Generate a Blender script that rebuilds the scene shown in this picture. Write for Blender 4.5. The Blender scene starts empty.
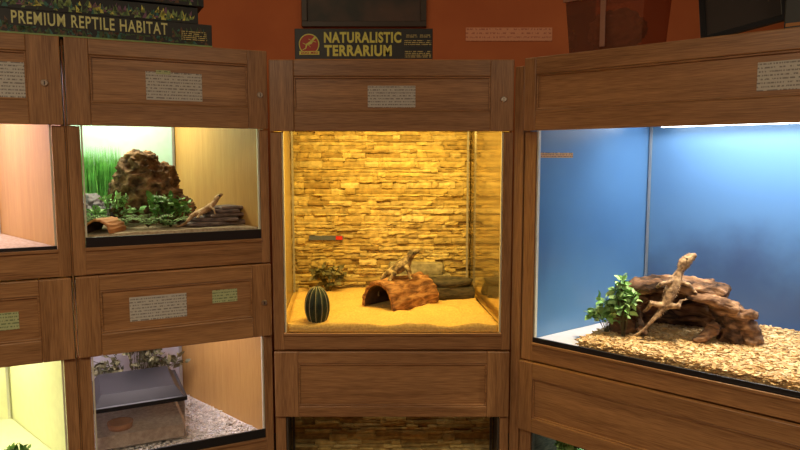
import bpy, bmesh, math, random
from mathutils import Vector, Matrix, noise
random.seed(7)
S=bpy.context.scene
COL=S.collection
try:
    S.view_settings.view_transform='Standard'
except Exception: pass

# ------------------------------------------------------------------ materials
def newmat(name):
    m=bpy.data.materials.new(name); m.use_nodes=True
    nt=m.node_tree; nt.nodes.clear()
    out=nt.nodes.new('ShaderNodeOutputMaterial'); b=nt.nodes.new('ShaderNodeBsdfPrincipled')
    nt.links.new(b.outputs[0],out.inputs[0])
    return m,nt,b,out
def noisy(name,c1,c2,scale=20,rough=.6,bump=.3,detail=5,stretch=(1,1,1),metal=0,lo=.35,hi=.65,dist=0.0,bdist=.004,coat=0,spec=.5,c3=None):
    m,nt,b,out=newmat(name); N=nt.nodes; L=nt.links
    tc=N.new('ShaderNodeTexCoord'); oi=N.new('ShaderNodeObjectInfo')
    mul=N.new('ShaderNodeMath'); mul.operation='MULTIPLY'; mul.inputs[1].default_value=17.3
    L.new(oi.outputs['Random'],mul.inputs[0])
    add=N.new('ShaderNodeVectorMath'); add.operation='ADD'
    L.new(tc.outputs['Object'],add.inputs[0]); L.new(mul.outputs[0],add.inputs[1])
    mp=N.new('ShaderNodeMapping'); mp.inputs['Scale'].default_value=stretch
    L.new(add.outputs[0],mp.inputs[0])
    n=N.new('ShaderNodeTexNoise'); n.inputs['Scale'].default_value=scale; n.inputs['Detail'].default_value=detail
    n.inputs['Distortion'].default_value=dist
    L.new(mp.outputs[0],n.inputs['Vector'])
    r=N.new('ShaderNodeValToRGB'); r.color_ramp.elements[0].position=lo; r.color_ramp.elements[1].position=hi
    r.color_ramp.elements[0].color=(*c1,1); r.color_ramp.elements[1].color=(*c2,1)
    if c3:
        e=r.color_ramp.elements.new((lo+hi)/2); e.color=(*c3,1)
    L.new(n.outputs['Fac'],r.inputs[0]); L.new(r.outputs[0],b.inputs['Base Color'])
    b.inputs['Roughness'].default_value=rough; b.inputs['Metallic'].default_value=metal
    b.inputs['Coat Weight'].default_value=coat
    b.inputs['Specular IOR Level'].default_value=spec
    if bump:
        bp=N.new('ShaderNodeBump'); bp.inputs['Strength'].default_value=bump; bp.inputs['Distance'].default_value=bdist
        L.new(n.outputs['Fac'],bp.inputs['Height']); L.new(bp.outputs[0],b.inputs['Normal'])
    return m
def plain(name,c,rough=.5,metal=0,spec=.5):
    return noisy(name,tuple(x*.93 for x in c),c,30,rough,.05,2,metal=metal,spec=spec,bdist=.001)
def wood(name,axis,dark,light,rough=.36):
    st=[26,26,26]; st[axis]=1.1
    m,nt,b,out=newmat(name); N=nt.nodes; L=nt.links
    tc=N.new('ShaderNodeTexCoord'); oi=N.new('ShaderNodeObjectInfo')
    mul=N.new('ShaderNodeMath'); mul.operation='MULTIPLY'; mul.inputs[1].default_value=9.7
    L.new(oi.outputs['Random'],mul.inputs[0])
    add=N.new('ShaderNodeVectorMath'); L.new(tc.outputs['Object'],add.inputs[0]); L.new(mul.outputs[0],add.inputs[1])
    mp=N.new('ShaderNodeMapping'); mp.inputs['Scale'].default_value=st; L.new(add.outputs[0],mp.inputs[0])
    n=N.new('ShaderNodeTexNoise'); n.inputs['Scale'].default_value=1.1; n.inputs['Detail'].default_value=3; n.inputs['Distortion'].default_value=.6
    L.new(mp.outputs[0],n.inputs['Vector'])
    st2=[230,230,230]; st2[axis]=9
    mp2=N.new('ShaderNodeMapping'); mp2.inputs['Scale'].default_value=st2; L.new(add.outputs[0],mp2.inputs[0])
    n2=N.new('ShaderNodeTexNoise'); n2.inputs['Scale'].default_value=1.6; n2.inputs['Detail'].default_value=2
    L.new(mp2.outputs[0],n2.inputs['Vector'])
    mx=N.new('ShaderNodeMix'); mx.data_type='FLOAT'; mx.inputs[0].default_value=.55
    L.new(n.outputs['Fac'],mx.inputs[2]); L.new(n2.outputs['Fac'],mx.inputs[3])
    r=N.new('ShaderNodeValToRGB'); r.color_ramp.elements[0].position=.33; r.color_ramp.elements[1].position=.65
    r.color_ramp.elements[0].color=(*dark,1); r.color_ramp.elements[1].color=(*light,1)
    L.new(mx.outputs[0],r.inputs[0]); L.new(r.outputs[0],b.inputs['Base Color'])
    b.inputs['Roughness'].default_value=rough
    bp=N.new('ShaderNodeBump'); bp.inputs['Strength'].default_value=.12; bp.inputs['Distance'].default_value=.001
    L.new(mx.outputs[0],bp.inputs['Height']); L.new(bp.outputs[0],b.inputs['Normal'])
    return m
OD,OL=(.205,.094,.036),(.485,.255,.105)
oakH=wood('oak_horizontal',0,OD,OL); oakV=wood('oak_vertical',2,OD,OL); oakP=wood('oak_panel',0,(.225,.103,.039),(.52,.275,.113))
amberV=wood('amber_veneer',2,(.46,.24,.065),(.57,.33,.10),.5)
def emis(name,c,s):
    m,nt,b,out=newmat(name); e=nt.nodes.new('ShaderNodeEmission'); e.inputs[0].default_value=(*c,1); e.inputs[1].default_value=s
    nt.links.new(e.outputs[0],out.inputs[0]); return m
def glassm(name,tint=(1,1,1),haze=0,hc=(.8,.8,.8)):
    m,nt,b,out=newmat(name); N=nt.nodes; L=nt.links
    t=N.new('ShaderNodeBsdfTransparent'); t.inputs[0].default_value=(*tint,1)
    g=N.new('ShaderNodeBsdfGlossy'); g.inputs['Roughness'].default_value=.05
    fr=N.new('ShaderNodeFresnel'); fr.inputs[0].default_value=1.35
    mx=N.new('ShaderNodeMixShader'); L.new(fr.outputs[0],mx.inputs[0]); L.new(g.outputs[0],mx.inputs[2])
    if haze:
        d=N.new('ShaderNodeBsdfDiffuse'); d.inputs[0].default_value=(*hc,1); m2=N.new('ShaderNodeMixShader'); m2.inputs[0].default_value=haze
        L.new(t.outputs[0],m2.inputs[1]); L.new(d.outputs[0],m2.inputs[2]); L.new(m2.outputs[0],mx.inputs[1])
    else: L.new(t.outputs[0],mx.inputs[1])
    L.new(mx.outputs[0],out.inputs[0]); return m
clearplastic=glassm('clear_plastic',(.99,.99,.99),.07,(.85,.82,.80)); brownplastic=glassm('brown_translucent_plastic',(.80,.55,.42),.30,(.46,.20,.12))
lidplastic=plain('dark_lid_plastic',(.016,.016,.019),.4)
black=plain('black_plastic',(.012,.012,.014),.35); alu=plain('aluminium_trim',(.55,.55,.52),.3,.6)
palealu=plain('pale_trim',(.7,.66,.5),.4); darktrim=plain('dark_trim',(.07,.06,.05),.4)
whitewall=plain('white_laminate',(.78,.76,.80),.5); lilacwall=plain('lilac_laminate',(.60,.57,.62),.5); creamwall=plain('cream_laminate',(.76,.78,.52),.5); greenwhite=plain('pale_teal_laminate',(.50,.74,.66),.5)
greywall=plain('grey_stone',(.20,.17,.20),.8)
bluewall=noisy('blue_side_laminate',(.08,.20,.40),(.11,.26,.48),1.6,.30,.0,3)
def backdrop():  # blue back panel, darker towards the bottom with a noisy edge
    m,nt,b,out=newmat('blue_backdrop_dark_bottom'); N=nt.nodes; L=nt.links
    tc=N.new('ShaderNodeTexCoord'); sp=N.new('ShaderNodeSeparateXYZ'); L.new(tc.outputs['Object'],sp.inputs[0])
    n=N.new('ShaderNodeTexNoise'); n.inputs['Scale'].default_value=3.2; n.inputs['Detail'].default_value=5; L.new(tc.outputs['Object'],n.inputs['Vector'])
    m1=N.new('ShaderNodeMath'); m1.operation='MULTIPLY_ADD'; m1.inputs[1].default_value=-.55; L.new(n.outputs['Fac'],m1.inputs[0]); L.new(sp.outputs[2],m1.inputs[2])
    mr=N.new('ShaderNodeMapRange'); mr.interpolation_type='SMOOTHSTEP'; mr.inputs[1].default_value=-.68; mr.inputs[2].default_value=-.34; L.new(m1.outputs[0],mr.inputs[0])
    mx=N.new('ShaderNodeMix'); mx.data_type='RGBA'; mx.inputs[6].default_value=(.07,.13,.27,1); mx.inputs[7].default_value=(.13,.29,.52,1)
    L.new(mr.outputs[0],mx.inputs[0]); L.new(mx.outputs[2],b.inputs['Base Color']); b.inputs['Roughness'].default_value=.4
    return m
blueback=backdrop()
brass=plain('nickel_lock',(.6,.55,.45),.3,.9); darkmetal=plain('dark_keyhole',(.02,.02,.02),.4)
def islandmat(name,cols,scale=40,bump=.6,rough=.85,mulamt=.75):
    m,nt,b,out=newmat(name); N=nt.nodes; L=nt.links
    g=N.new('ShaderNodeNewGeometry'); r=N.new('ShaderNodeValToRGB'); r.color_ramp.interpolation='LINEAR'
    els=r.color_ramp.elements
    for i in range(len(cols)-2): els.new(.5)
    for i,e in enumerate(els): e.position=i/(len(cols)-1)
    for i,e in enumerate(els): e.color=(*cols[i],1)
    L.new(g.outputs['Random Per Island'],r.inputs[0])
    tc=N.new('ShaderNodeTexCoord'); n=N.new('ShaderNodeTexNoise'); n.inputs['Scale'].default_value=scale; n.inputs['Detail'].default_value=6
    L.new(tc.outputs['Object'],n.inputs['Vector'])
    mx=N.new('ShaderNodeMix'); mx.data_type='RGBA'; mx.blend_type='MULTIPLY'; mx.inputs[0].default_value=mulamt
    rr=N.new('ShaderNodeMapRange'); rr.inputs[1].default_value=.3; rr.inputs[2].default_value=.7; rr.inputs[3].default_value=.45; rr.inputs[4].default_value=1.25
    L.new(n.outputs['Fac'],rr.inputs[0]); L.new(r.outputs[0],mx.inputs[6]); L.new(rr.outputs[0],mx.inputs[7])
    L.new(mx.outputs[2],b.inputs['Base Color']); b.inputs['Roughness'].default_value=rough
    if bump:
        bp=N.new('ShaderNodeBump'); bp.inputs['Strength'].default_value=bump; bp.inputs['Distance'].default_value=.006
        L.new(n.outputs['Fac'],bp.inputs['Height']); L.new(bp.outputs[0],b.inputs['Normal'])
    return m
stonem=islandmat('ledge_stone',[(.50,.35,.11),(.66,.50,.18),(.36,.24,.07),(.70,.56,.24)],35,.5,.85,.7)
chipm=islandmat('bark_chips',[(.62,.38,.14),(.80,.58,.28),(.44,.24,.08),(.86,.68,.38)],60,.2,.8)
litterm=islandmat('pale_litter',[(.80,.74,.68),(.88,.84,.78),(.68,.60,.54),(.90,.86,.82)],60,.2,.9)
def leafm(name,c1,c2): return islandmat(name,[c1,c2,tuple(x*.7 for x in c1),tuple(min(1,x*1.2) for x in c2)],30,.1,.5)
leaf1=leafm('leaf_green',(.08,.24,.04),(.20,.42,.09)); leaf2=leafm('leaf_bright',(.22,.50,.12),(.46,.72,.30)); leaf3=leafm('leaf_dull',(.13,.13,.06),(.26,.24,.12)); leaf4=leafm('leaf_fern',(.18,.38,.07),(.36,.56,.16))
grassm=leafm('grass_bright',(.12,.50,.08),(.28,.72,.18))
sandm=noisy('golden_sand',(.62,.38,.10),(.78,.53,.17),120,.95,.5,4)
soilm=noisy('brown_soil',(.40,.29,.18),(.58,.46,.31),90,.95,.6,4)
rockm=noisy('rough_brown_rock',(.05,.024,.012),(.36,.20,.10),26,.95,1,8,bdist=.014,c3=(.16,.085,.04))
slatem=noisy('slate',(.07,.05,.048),(.26,.19,.165),30,.8,.7,6,stretch=(1,1,4),bdist=.004)
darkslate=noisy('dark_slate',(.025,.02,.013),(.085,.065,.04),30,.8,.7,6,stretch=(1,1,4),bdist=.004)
greyledge=noisy('grey_ledge',(.20,.17,.10),(.40,.35,.22),30,.85,.8,6,bdist=.006)
bark1=noisy('log_bark',(.13,.052,.02),(.48,.25,.10),20,.85,.7,8,stretch=(1,3,3),bdist=.006,dist=.6,c3=(.30,.135,.05))
inner_shade=noisy('log_inner_wood_shade',(.03,.015,.008),(.08,.04,.02),20,.9,.5,5)  # inner wood darkened to paint the shade inside the hollow hides
bark2=noisy('driftwood_bark',(.025,.012,.007),(.42,.25,.135),16,.95,1,9,stretch=(.7,1,2.0),bdist=.012,dist=.8,lo=.36,hi=.70,c3=(.18,.092,.046))
terracotta=noisy('terracotta',(.50,.20,.07),(.62,.27,.10),20,.7,.3)
cactusm=noisy('dark_cactus',(.010,.02,.010),(.04,.06,.025),40,.6,.4)
skinA=noisy('lizard_skin_tan',(.13,.08,.045),(.54,.38,.22),60,.85,1,6,bdist=.006,c3=(.33,.21,.12))
skinB=noisy('lizard_skin_grey',(.055,.04,.022),(.50,.38,.22),34,.8,1,6,bdist=.005,c3=(.20,.14,.075))
skinC=noisy('lizard_skin_pale',(.34,.18,.08),(.74,.50,.28),44,.8,1,6,bdist=.004)
eyem=plain('eye_black',(.01,.008,.005),.1)

# ------------------------------------------------------------------ mesh builder
class MB:
    def __init__(s): s.v=[];s.f=[];s.m=[]
    def add(s,vs,fs,mi=0):
        o=len(s.v); s.v+= [Vector(p) for p in vs]
        for f in fs: s.f.append([i+o for i in f]); s.m.append(mi)
    def prism(s,pts,z0,z1,mi=0):
        n=len(pts)
        vs=[(p[0],p[1],z0) for p in pts]+[(p[0],p[1],z1) for p in pts]
        a=sum(pts[i][0]*pts[(i+1)%n][1]-pts[(i+1)%n][0]*pts[i][1] for i in range(n))
        fs=[list(range(n))[::-1],list(range(n,2*n))]+[[i,(i+1)%n,n+(i+1)%n,n+i] for i in range(n)]
        if a<0: fs=[f[::-1] for f in fs]
        s.add(vs,fs,mi)
    def box(s,x0,x1,y0,y1,z0,z1,mi=0): s.prism([(x0,y0),(x1,y0),(x1,y1),(x0,y1)],z0,z1,mi)
    def tube(s,secs,up=Vector((0,0,1)),n=12,mi=0):
        P=[Vector(q[0]) for q in secs]; vs=[];fs=[]
        for i,q in enumerate(secs):
            t=(P[min(i+1,len(P)-1)]-P[max(i-1,0)]).normalized()
            sd=t.cross(up)
            if sd.length<1e-3: sd=t.cross(Vector((0,1,0)))
            sd.normalize(); u=sd.cross(t).normalized()
            for k in range(n):
                a=2*math.pi*k/n
                vs.append(P[i]+sd*q[1]*math.cos(a)+u*q[2]*math.sin(a))
        for i in range(len(P)-1):
            for k in range(n):
                fs.append([i*n+k,i*n+(k+1)%n,(i+1)*n+(k+1)%n,(i+1)*n+k])
        fs.append(list(range(n))[::-1]); fs.append([(len(P)-1)*n+k for k in range(n)])
        s.add(vs,fs,mi)
    def ellipsoid(s,c,r,seg=14,rings=9,mi=0):
        c=Vector(c);vs=[c+Vector((0,0,-r[2]))]
        for j in range(1,rings):
            ph=-math.pi/2+math.pi*j/rings
            for k in range(seg):
                a=2*math.pi*k/seg; vs.append(c+Vector((r[0]*math.cos(ph)*math.cos(a),r[1]*math.cos(ph)*math.sin(a),r[2]*math.sin(ph))))
        vs.append(c+Vector((0,0,r[2]))); fs=[]
        for k in range(seg): fs.append([0,1+(k+1)%seg,1+k])
        for j in range(rings-2):
            for k in range(seg):
                a=1+j*seg; fs.append([a+k,a+(k+1)%seg,a+seg+(k+1)%seg,a+seg+k])
        a=1+(rings-2)*seg
        for k in range(seg): fs.append([a+k,a+(k+1)%seg,len(vs)-1])
        s.add(vs,fs,mi)
    def mesh(s,name,mats,smooth=False):
        me=bpy.data.meshes.new(name); me.from_pydata([tuple(p) for p in s.v],[],s.f)
        for m in mats: me.materials.append(m)
        for p,mi in zip(me.polygons,s.m): p.material_index=mi; p.use_smooth=smooth
        me.update(); return me
    def part(s,name,mats,parent=None,bevel=0,smooth=False,center=True,base=False):
        c=Vector((0,0,0))
        if center:
            lo=[min(p[i] for p in s.v) for i in range(3)]; hi=[max(p[i] for p in s.v) for i in range(3)]
            c=Vector([(lo[i]+hi[i])/2 for i in range(3)])
            if base: c.z=lo[2]
            s.v=[p-c for p in s.v]
        if not isinstance(mats,(list,tuple)): mats=[mats]
        o=bpy.data.objects.new(name,s.mesh(name,mats,smooth)); COL.objects.link(o); o.location=c
        if parent: o.parent=parent
        if bevel:
            b=o.modifiers.new('bev','BEVEL'); b.width=bevel; b.segments=2; b.limit_method='ANGLE'
        return o
def bake(o):
    dg=bpy.context.evaluated_depsgraph_get(); me=bpy.data.meshes.new_from_object(o.evaluated_get(dg))
    o.modifiers.clear(); o.data=me
def organic(o,voxel,smooth=2,displace=0,dscale=.05,seed=0,ridge=False):
    r=o.modifiers.new('r','REMESH'); r.mode='VOXEL'; r.voxel_size=voxel; r.use_smooth_shade=True
    if smooth:
        sm=o.modifiers.new('s','SMOOTH'); sm.factor=.5; sm.iterations=smooth
    mats=[m for m in o.data.materials]
    bake(o)
    o.data.materials.clear()
    for m in mats: o.data.materials.append(m)
    if displace:
        ns=[v.normal.copy() for v in o.data.vertices]
        for v,nn in zip(o.data.vertices,ns):
            p=v.co/dscale+Vector((seed,seed,0))
            if ridge:
                p.x*=.55
                d=.7-2.2*abs(noise.noise(p))+.6*noise.noise(p*2.3)-.5*abs(noise.noise(p*4.7))+.25*noise.noise(p*8)
            else: d=noise.noise(p)+.5*noise.noise(p*2.1)+.25*noise.noise(p*4.3)
            v.co+=nn*d*displace
        o.data.update()
    for p in o.data.polygons: p.use_smooth=True; p.material_index=0
def meta(o,label,cat,group=None,kind=None):
    o['label']=label; o['category']=cat
    if group: o['group']=group
    if kind: o['kind']=kind
def struct(o): o['kind']='structure'
def empty(name,loc,rz):
    e=bpy.data.objects.new(name,None); e.empty_display_size=.1; COL.objects.link(e); e.location=loc; e.rotation_euler=(0,0,rz); return e

# ------------------------------------------------------------------ banks
BK={'L':(Vector((-.512,2.6)),math.atan2(.442,.897)),'C':(Vector((0,2.6)),0.0),'R':(Vector((.445,2.6)),math.atan2(-.669,.743))}
def wpos(k,u,v,z):
    o,a=BK[k]; return Vector((o.x+u*math.cos(a)-v*math.sin(a),o.y+u*math.sin(a)+v*math.cos(a),z))
def place(o,k,u,v,z,r=0):
    o.location=wpos(k,u,v,z); o.rotation_euler=(0,0,BK[k][1]+r); return o
def cardmat(name,bg,ink,freq=560,cover=.47,xs=260):
    m,nt,b,out=newmat(name); N=nt.nodes; L=nt.links
    tc=N.new('ShaderNodeTexCoord'); sp=N.new('ShaderNodeSeparateXYZ'); L.new(tc.outputs['Object'],sp.inputs[0])
    a=N.new('ShaderNodeMath'); a.operation='MULTIPLY'; a.inputs[1].default_value=freq; L.new(sp.outputs[2],a.inputs[0])
    sn=N.new('ShaderNodeMath'); sn.operation='SINE'; L.new(a.outputs[0],sn.inputs[0])
    g=N.new('ShaderNodeMath'); g.operation='GREATER_THAN'; g.inputs[1].default_value=.25; L.new(sn.outputs[0],g.inputs[0])
    mp=N.new('ShaderNodeMapping'); mp.inputs['Scale'].default_value=(xs,1,60); L.new(tc.outputs['Object'],mp.inputs[0])
    n=N.new('ShaderNodeTexNoise'); n.inputs['Scale'].default_value=1; n.inputs['Detail'].default_value=0; L.new(mp.outputs[0],n.inputs['Vector'])
    g2=N.new('ShaderNodeMath'); g2.operation='GREATER_THAN'; g2.inputs[1].default_value=cover; L.new(n.outputs['Fac'],g2.inputs[0])
    mu=N.new('ShaderNodeMath'); mu.operation='MULTIPLY'; L.new(g.outputs[0],mu.inputs[0]); L.new(g2.outputs[0],mu.inputs[1])
    mx=N.new('ShaderNodeMix'); mx.data_type='RGBA'; mx.inputs[6].default_value=(*bg,1); mx.inputs[7].default_value=(*ink,1)
    L.new(mu.outputs[0],mx.inputs[0]); L.new(mx.outputs[2],b.inputs['Base Color']); b.inputs['Roughness'].default_value=.5
    return m
cardW=cardmat('white_card',(.60,.58,.50),(.25,.23,.20)); cardY=cardmat('yellow_green_card',(.50,.56,.28),(.2,.26,.12)); cardO=cardmat('orange_strip',(.70,.34,.06),(.10,.03,.01),900,.45)

def ledge_stone(x0,x1,z0,z1,y):
    mb=MB(); z=z0
    while z<z1-.005:
        h=random.choice([.012,.016,.018,.022,.026,.030])
        if z+h>z1: h=z1-z
        x=x0-random.random()*.1
        while x<x1:
            w=random.uniform(.035,.14); a=max(x,x0); b=min(x+w,x1)
            if b-a>.012:
                d=random.uniform(.014,.036); g=.0007
                zz0=z+g; zz1=z+h-g; j=lambda: random.uniform(-.002,.002)
                nx=5; vs=[]
                for iz,zc in enumerate((zz0,(zz0+zz1)/2,zz1)):
                    for ix in range(nx):
                        xx=a+g+(b-a-2*g)*ix/(nx-1)
                        vs.append((xx+ (0 if ix in(0,nx-1) else j()),y-d+random.uniform(-.003,.003)+(.003 if iz!=1 else 0),zc+(j() if iz!=1 else 0)))
                for zc in (zz0,zz1):
                    for ix in (0,nx-1): vs.append((a+g if ix==0 else b-g,y,zc))
                fs=[]
                for iz in range(2):
                    for ix in range(nx-1):
                        p=iz*nx+ix; fs.append([p,p+1,p+1+nx,p+nx])
                q=3*nx
                fs.append([q,q+1]+[ix for ix in range(nx-1,-1,-1)])
                fs.append([2*nx+ix for ix in range(nx)]+[q+3,q+2])
                fs.append([q,0,nx,2*nx,q+2]); fs.append([nx-1,q+1,q+3,3*nx-1,2*nx-1])
                mb.add(vs,fs)
            x+=w
        z+=h
    mb.box(x0,x1,y-.010,y+.004,z0,z1)
    return mb

def cabinet(k,u0,u1,ztop,zh,zo,zs,swl,swr,D,bl,br,label,back,left,right,floor,lip=.0,lipmat=None,panel=(.064,.077,.107,.107),cards=(),lock=None,trimm=None,stoneback=False):
    uc=(u0+u1)/2
    e=empty('display_cabinet',wpos(k,uc,0,zs),BK[k][1]); meta(e,label,'cabinet')
    X=lambda u:u-uc
    H=ztop-zs; zhl=zh-zs; zol=zo-zs
    mb=MB()
    mb.box(X(u0),X(u0)+swl,0,.022,0,zhl,0); mb.box(X(u1)-swr,X(u1),0,.022,0,zhl,0)
    mb.box(X(u0)+swl-.001,X(u1)-swr+.001,0.001,.022,0.001,zol,1)
    mb.box(X(u0)+swl-.002,X(u1)-swr+.002,-.006,.018,zol-.012,zol,1)
    mb.part('face_frame',[oakV,oakH],e,.002)
    A=(X(u0)+.012,.024); B=(X(u1)-.012,.024); C=(X(br),D); Dd=(X(bl),D)
    mb=MB(); mb.prism([A,B,C,Dd],0.002,zol-.014); mb.part('bottom_board',[oakH],e)
    mb=MB(); mb.prism([A,B,C,Dd],H-.02,H-.002); mb.part('top_board',[oakH],e)
    def wall(P,Q,t,name,mat,z0=zol-.014,z1=H-.02):
        P=Vector(P);Q=Vector(Q); d=(Q-P).normalized(); nrm=Vector((-d.y,d.x))*t
        m=MB(); m.prism([P,Q,Q+nrm,P+nrm],z0,z1); return m.part(name,[mat],e)
    wall(A,Dd,.006,'side_panel',left); wall(B,C,-.006,'side_panel',right)
    if stoneback:
        ledge_stone(X(bl),X(br),zol-.01,H-.03,D-.006).part('stone_backdrop',[stonem],e)
        wall(Dd,C,.01,'back_panel',oakH)
    else: wall(Dd,C,.01,'back_panel',back)
    m=MB(); m.prism([(A[0]+.002,A[1]+.002),(B[0]-.002,B[1]+.002),(C[0]-.004,C[1]-.004),(Dd[0]+.004,Dd[1]-.004)],zol-.013,zol-.003); m.part('tank_floor',[floor],e)
    for q in (Dd,C):
        m=MB(); sx=1 if q is Dd else -1; x0=q[0]+sx*(.004 if not stoneback else .010); dy=0 if not stoneback else .045
        m.box(min(x0,x0+sx*.010),max(x0,x0+sx*.010),D-.012-dy,D-.003-dy,zol,H-.025); m.part('corner_trim',[alu if not trimm else trimm],e)
    gx0=X(u0)+swl+.002; gx1=X(u1)-swr-.002
    for a,b in ((gx0,gx0+.006),(gx1-.006,gx1)):
        m=MB(); m.box(a,b,.004,.02,zol,zhl+.01); m.part('glass_edge_trim',[trimm or palealu],e)
    if lip:
        m=MB(); m.box(gx0,gx1,.0,.028,zol,zol+lip*.35); m.box(gx0,gx1,.0,.008,zol+lip*.3,zol+lip); m.part('track',[lipmat],e,.001)
    tr,brl,sl,sr=panel
    hx0=X(u0)+.003; hx1=X(u1)-.003; hz0=zhl+.002; hz1=H
    m=MB()
    m.box(hx0,hx0+sl,-.018,.002,hz0,hz1,0); m.box(hx1-sr,hx1,-.018,.002,hz0,hz1,0)
    m.box(hx0+sl-.0005,hx1-sr+.0005,-.0175,.002,hz1-tr,hz1,1); m.box(hx0+sl-.0005,hx1-sr+.0005,-.0175,.002,hz0,hz0+brl,1)
    d=m.part('header_door',[oakV,oakH],e,.0035)
    dc=d.location.copy()
    def sub(mb,name,mats,bev=0):
        o=mb.part(name,mats,d,bev); o.location=o.location-dc; return o
    m=MB(); m.box(hx0+sl-.004,hx1-sr+.004,-.006,.001,hz0+brl-.004,hz1-tr+.004); sub(m,'door_panel',[oakP])
    m=MB(); a0,a1,b0,b1=hx0+sl,hx1-sr,hz0+brl,hz1-tr; w=.007
    m.box(a0,a1,-.013,-.006,b0,b0+w); m.box(a0,a1,-.013,-.006,b1-w,b1); m.box(a0,a0+w,-.013,-.006,b0+w-.001,b1-w+.001); m.box(a1-w,a1,-.013,-.006,b0+w-.001,b1-w+.001)
    sub(m,'panel_bead',[oakH],.002)
    for (cu0,cu1,cz0,cz1,cm,dy) in cards:
        m=MB(); m.box(X(cu0),X(cu1),dy-.0008,dy,cz0-zs,cz1-zs); sub(m,'label_card',[cm])
    if lock:
        lu,lz=lock; m=MB()
        seg=20; r=.012
        pts=[(X(lu)+r*math.cos(2*math.pi*i/seg),r*math.sin(2*math.pi*i/seg)) for i in range(seg)]
        vs=[(p[0],-.0185,lz-zs+p[1]) for p in pts]+[(X(lu)+(p[0]-X(lu))*.8,-.024,lz-zs+p[1]*.8) for p in pts]
        m.add(vs,[list(range(seg,2*seg))]+[[i,(i+1)%seg,seg+(i+1)%seg,seg+i] for i in range(seg)],0)
        m.box(X(lu)-.0015,X(lu)+.0015,-.0248,-.0235,lz-zs-.006,lz-zs+.006,1)
        o=sub(m,'lock',[brass,darkmetal]); o['label']='small round metal cam lock'
    return e

sidedark=plain('ochre_side_panel',(.46,.33,.12),.25,0,.8); mirrorside=plain('reflective_side_panel',(.52,.42,.22),.10,.8)
LT,LH,LO,LS,LHB,LLO,LLS=1.957,1.66,1.235,1.137,.842,.42,.32
cabinet('L',-.705,-.004,LT,LH,LO,LS,.04,.033,.7,-.93,-.26,'oak display cabinet with planted reptile tank and slate basking stack',greenwhite,greenwhite,amberV,soilm,.036,black,(.055,.08,.075,.075),
  [(-.445,-.25,1.758,1.858,cardW,-.0065),(-.41,-.36,1.85,1.864,cardY,-.0075)],(-.037,1.79))
cabinet('L',-.705,-.004,LS-.003,LHB,LLO,LLS,.04,.033,.7,-.93,-.26,'oak display cabinet with tank holding a black-lidded plastic box',lilacwall,lilacwall,amberV,whitewall,.036,black,(.055,.08,.075,.075),
  [(-.53,-.33,.955,1.045,cardW,-.0065),(-.235,-.14,.995,1.045,cardY,-.0065)],(-.037,.98))
cabinet('L',-1.41,-.712,LT,LH,LO,LS,.04,.04,.7,-1.6,-.98,'oak display cabinet with pale pink-lit empty tank',whitewall,whitewall,amberV,soilm,.012,black,(.055,.08,.10,.10),
  [(-.985,-.82,1.745,1.865,cardW,-.0065)],(-.765,1.80))
cabinet('L',-1.41,-.712,LS-.003,LHB,LLO,LLS,.04,.04,.7,-1.6,-.98,'oak display cabinet with cream-lit tank',creamwall,creamwall,creamwall,creamwall,.012,black,(.055,.08,.10,.10),
  [(-1.02,-.88,.97,1.03,cardY,-.0065)],None)
cabinet('C',-.508,.443,1.926,1.651,.849,.779,.042,.036,.87,-.57,.365,'oak display cabinet with yellow-lit desert tank and stacked-stone backdrop',oakH,sidedark,mirrorside,sandm,0,None,(.064,.077,.095,.09),
  [(-.125,.06,1.745,1.828,cardW,-.0065)],(.40,1.775),stoneback=True)
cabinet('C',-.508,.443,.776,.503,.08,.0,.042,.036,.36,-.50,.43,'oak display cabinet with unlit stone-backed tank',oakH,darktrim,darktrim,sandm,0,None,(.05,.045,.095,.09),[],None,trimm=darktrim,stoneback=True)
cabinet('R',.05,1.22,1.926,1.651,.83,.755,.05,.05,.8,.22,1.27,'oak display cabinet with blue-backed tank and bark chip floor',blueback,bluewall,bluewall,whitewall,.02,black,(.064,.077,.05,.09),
  [(.855,1.04,1.75,1.835,cardW,-.0065)],None)
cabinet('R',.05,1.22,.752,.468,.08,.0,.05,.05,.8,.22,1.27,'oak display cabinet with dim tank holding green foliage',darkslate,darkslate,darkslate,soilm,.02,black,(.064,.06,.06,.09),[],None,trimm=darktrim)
def trim(n,k,u0,u1,v0,v1,z0,z1,m=oakV):
    mb=MB(); mb.box(-(u1-u0)/2,(u1-u0)/2,v0,v1,0,z1-z0); o=mb.part(n,[m],None,.003,center=False); place(o,k,(u0+u1)/2,0,z0); struct(o); return o
trim('trim_1','R',.004,.046,-.004,.03,0,1.9)
trim('trim_2','L',-.7115,-.7055,.004,.02,.0,1.95)
mb=MB(); mb.prism([(-1.41,.03),(-.01,.03),(-.27,.7),(-1.6,.7)],0,.318)
o=mb.part('trim_3',[oakH],None,center=False); place(o,'L',0,0,0); struct(o)

sa=math.atan2(.8-.024,.22-.062); d0=.14; su=.062+math.cos(sa)*d0; sv=.024+math.sin(sa)*d0
mb=MB(); mb.box(-.11,.11,-.0008,0,-.010,.010); o=mb.part('sticker_strip',[cardO]); place(o,'R',su+.002,sv,1.561,sa); meta(o,'narrow orange printed strip stuck on the blue tank wall','sticker')

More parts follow.
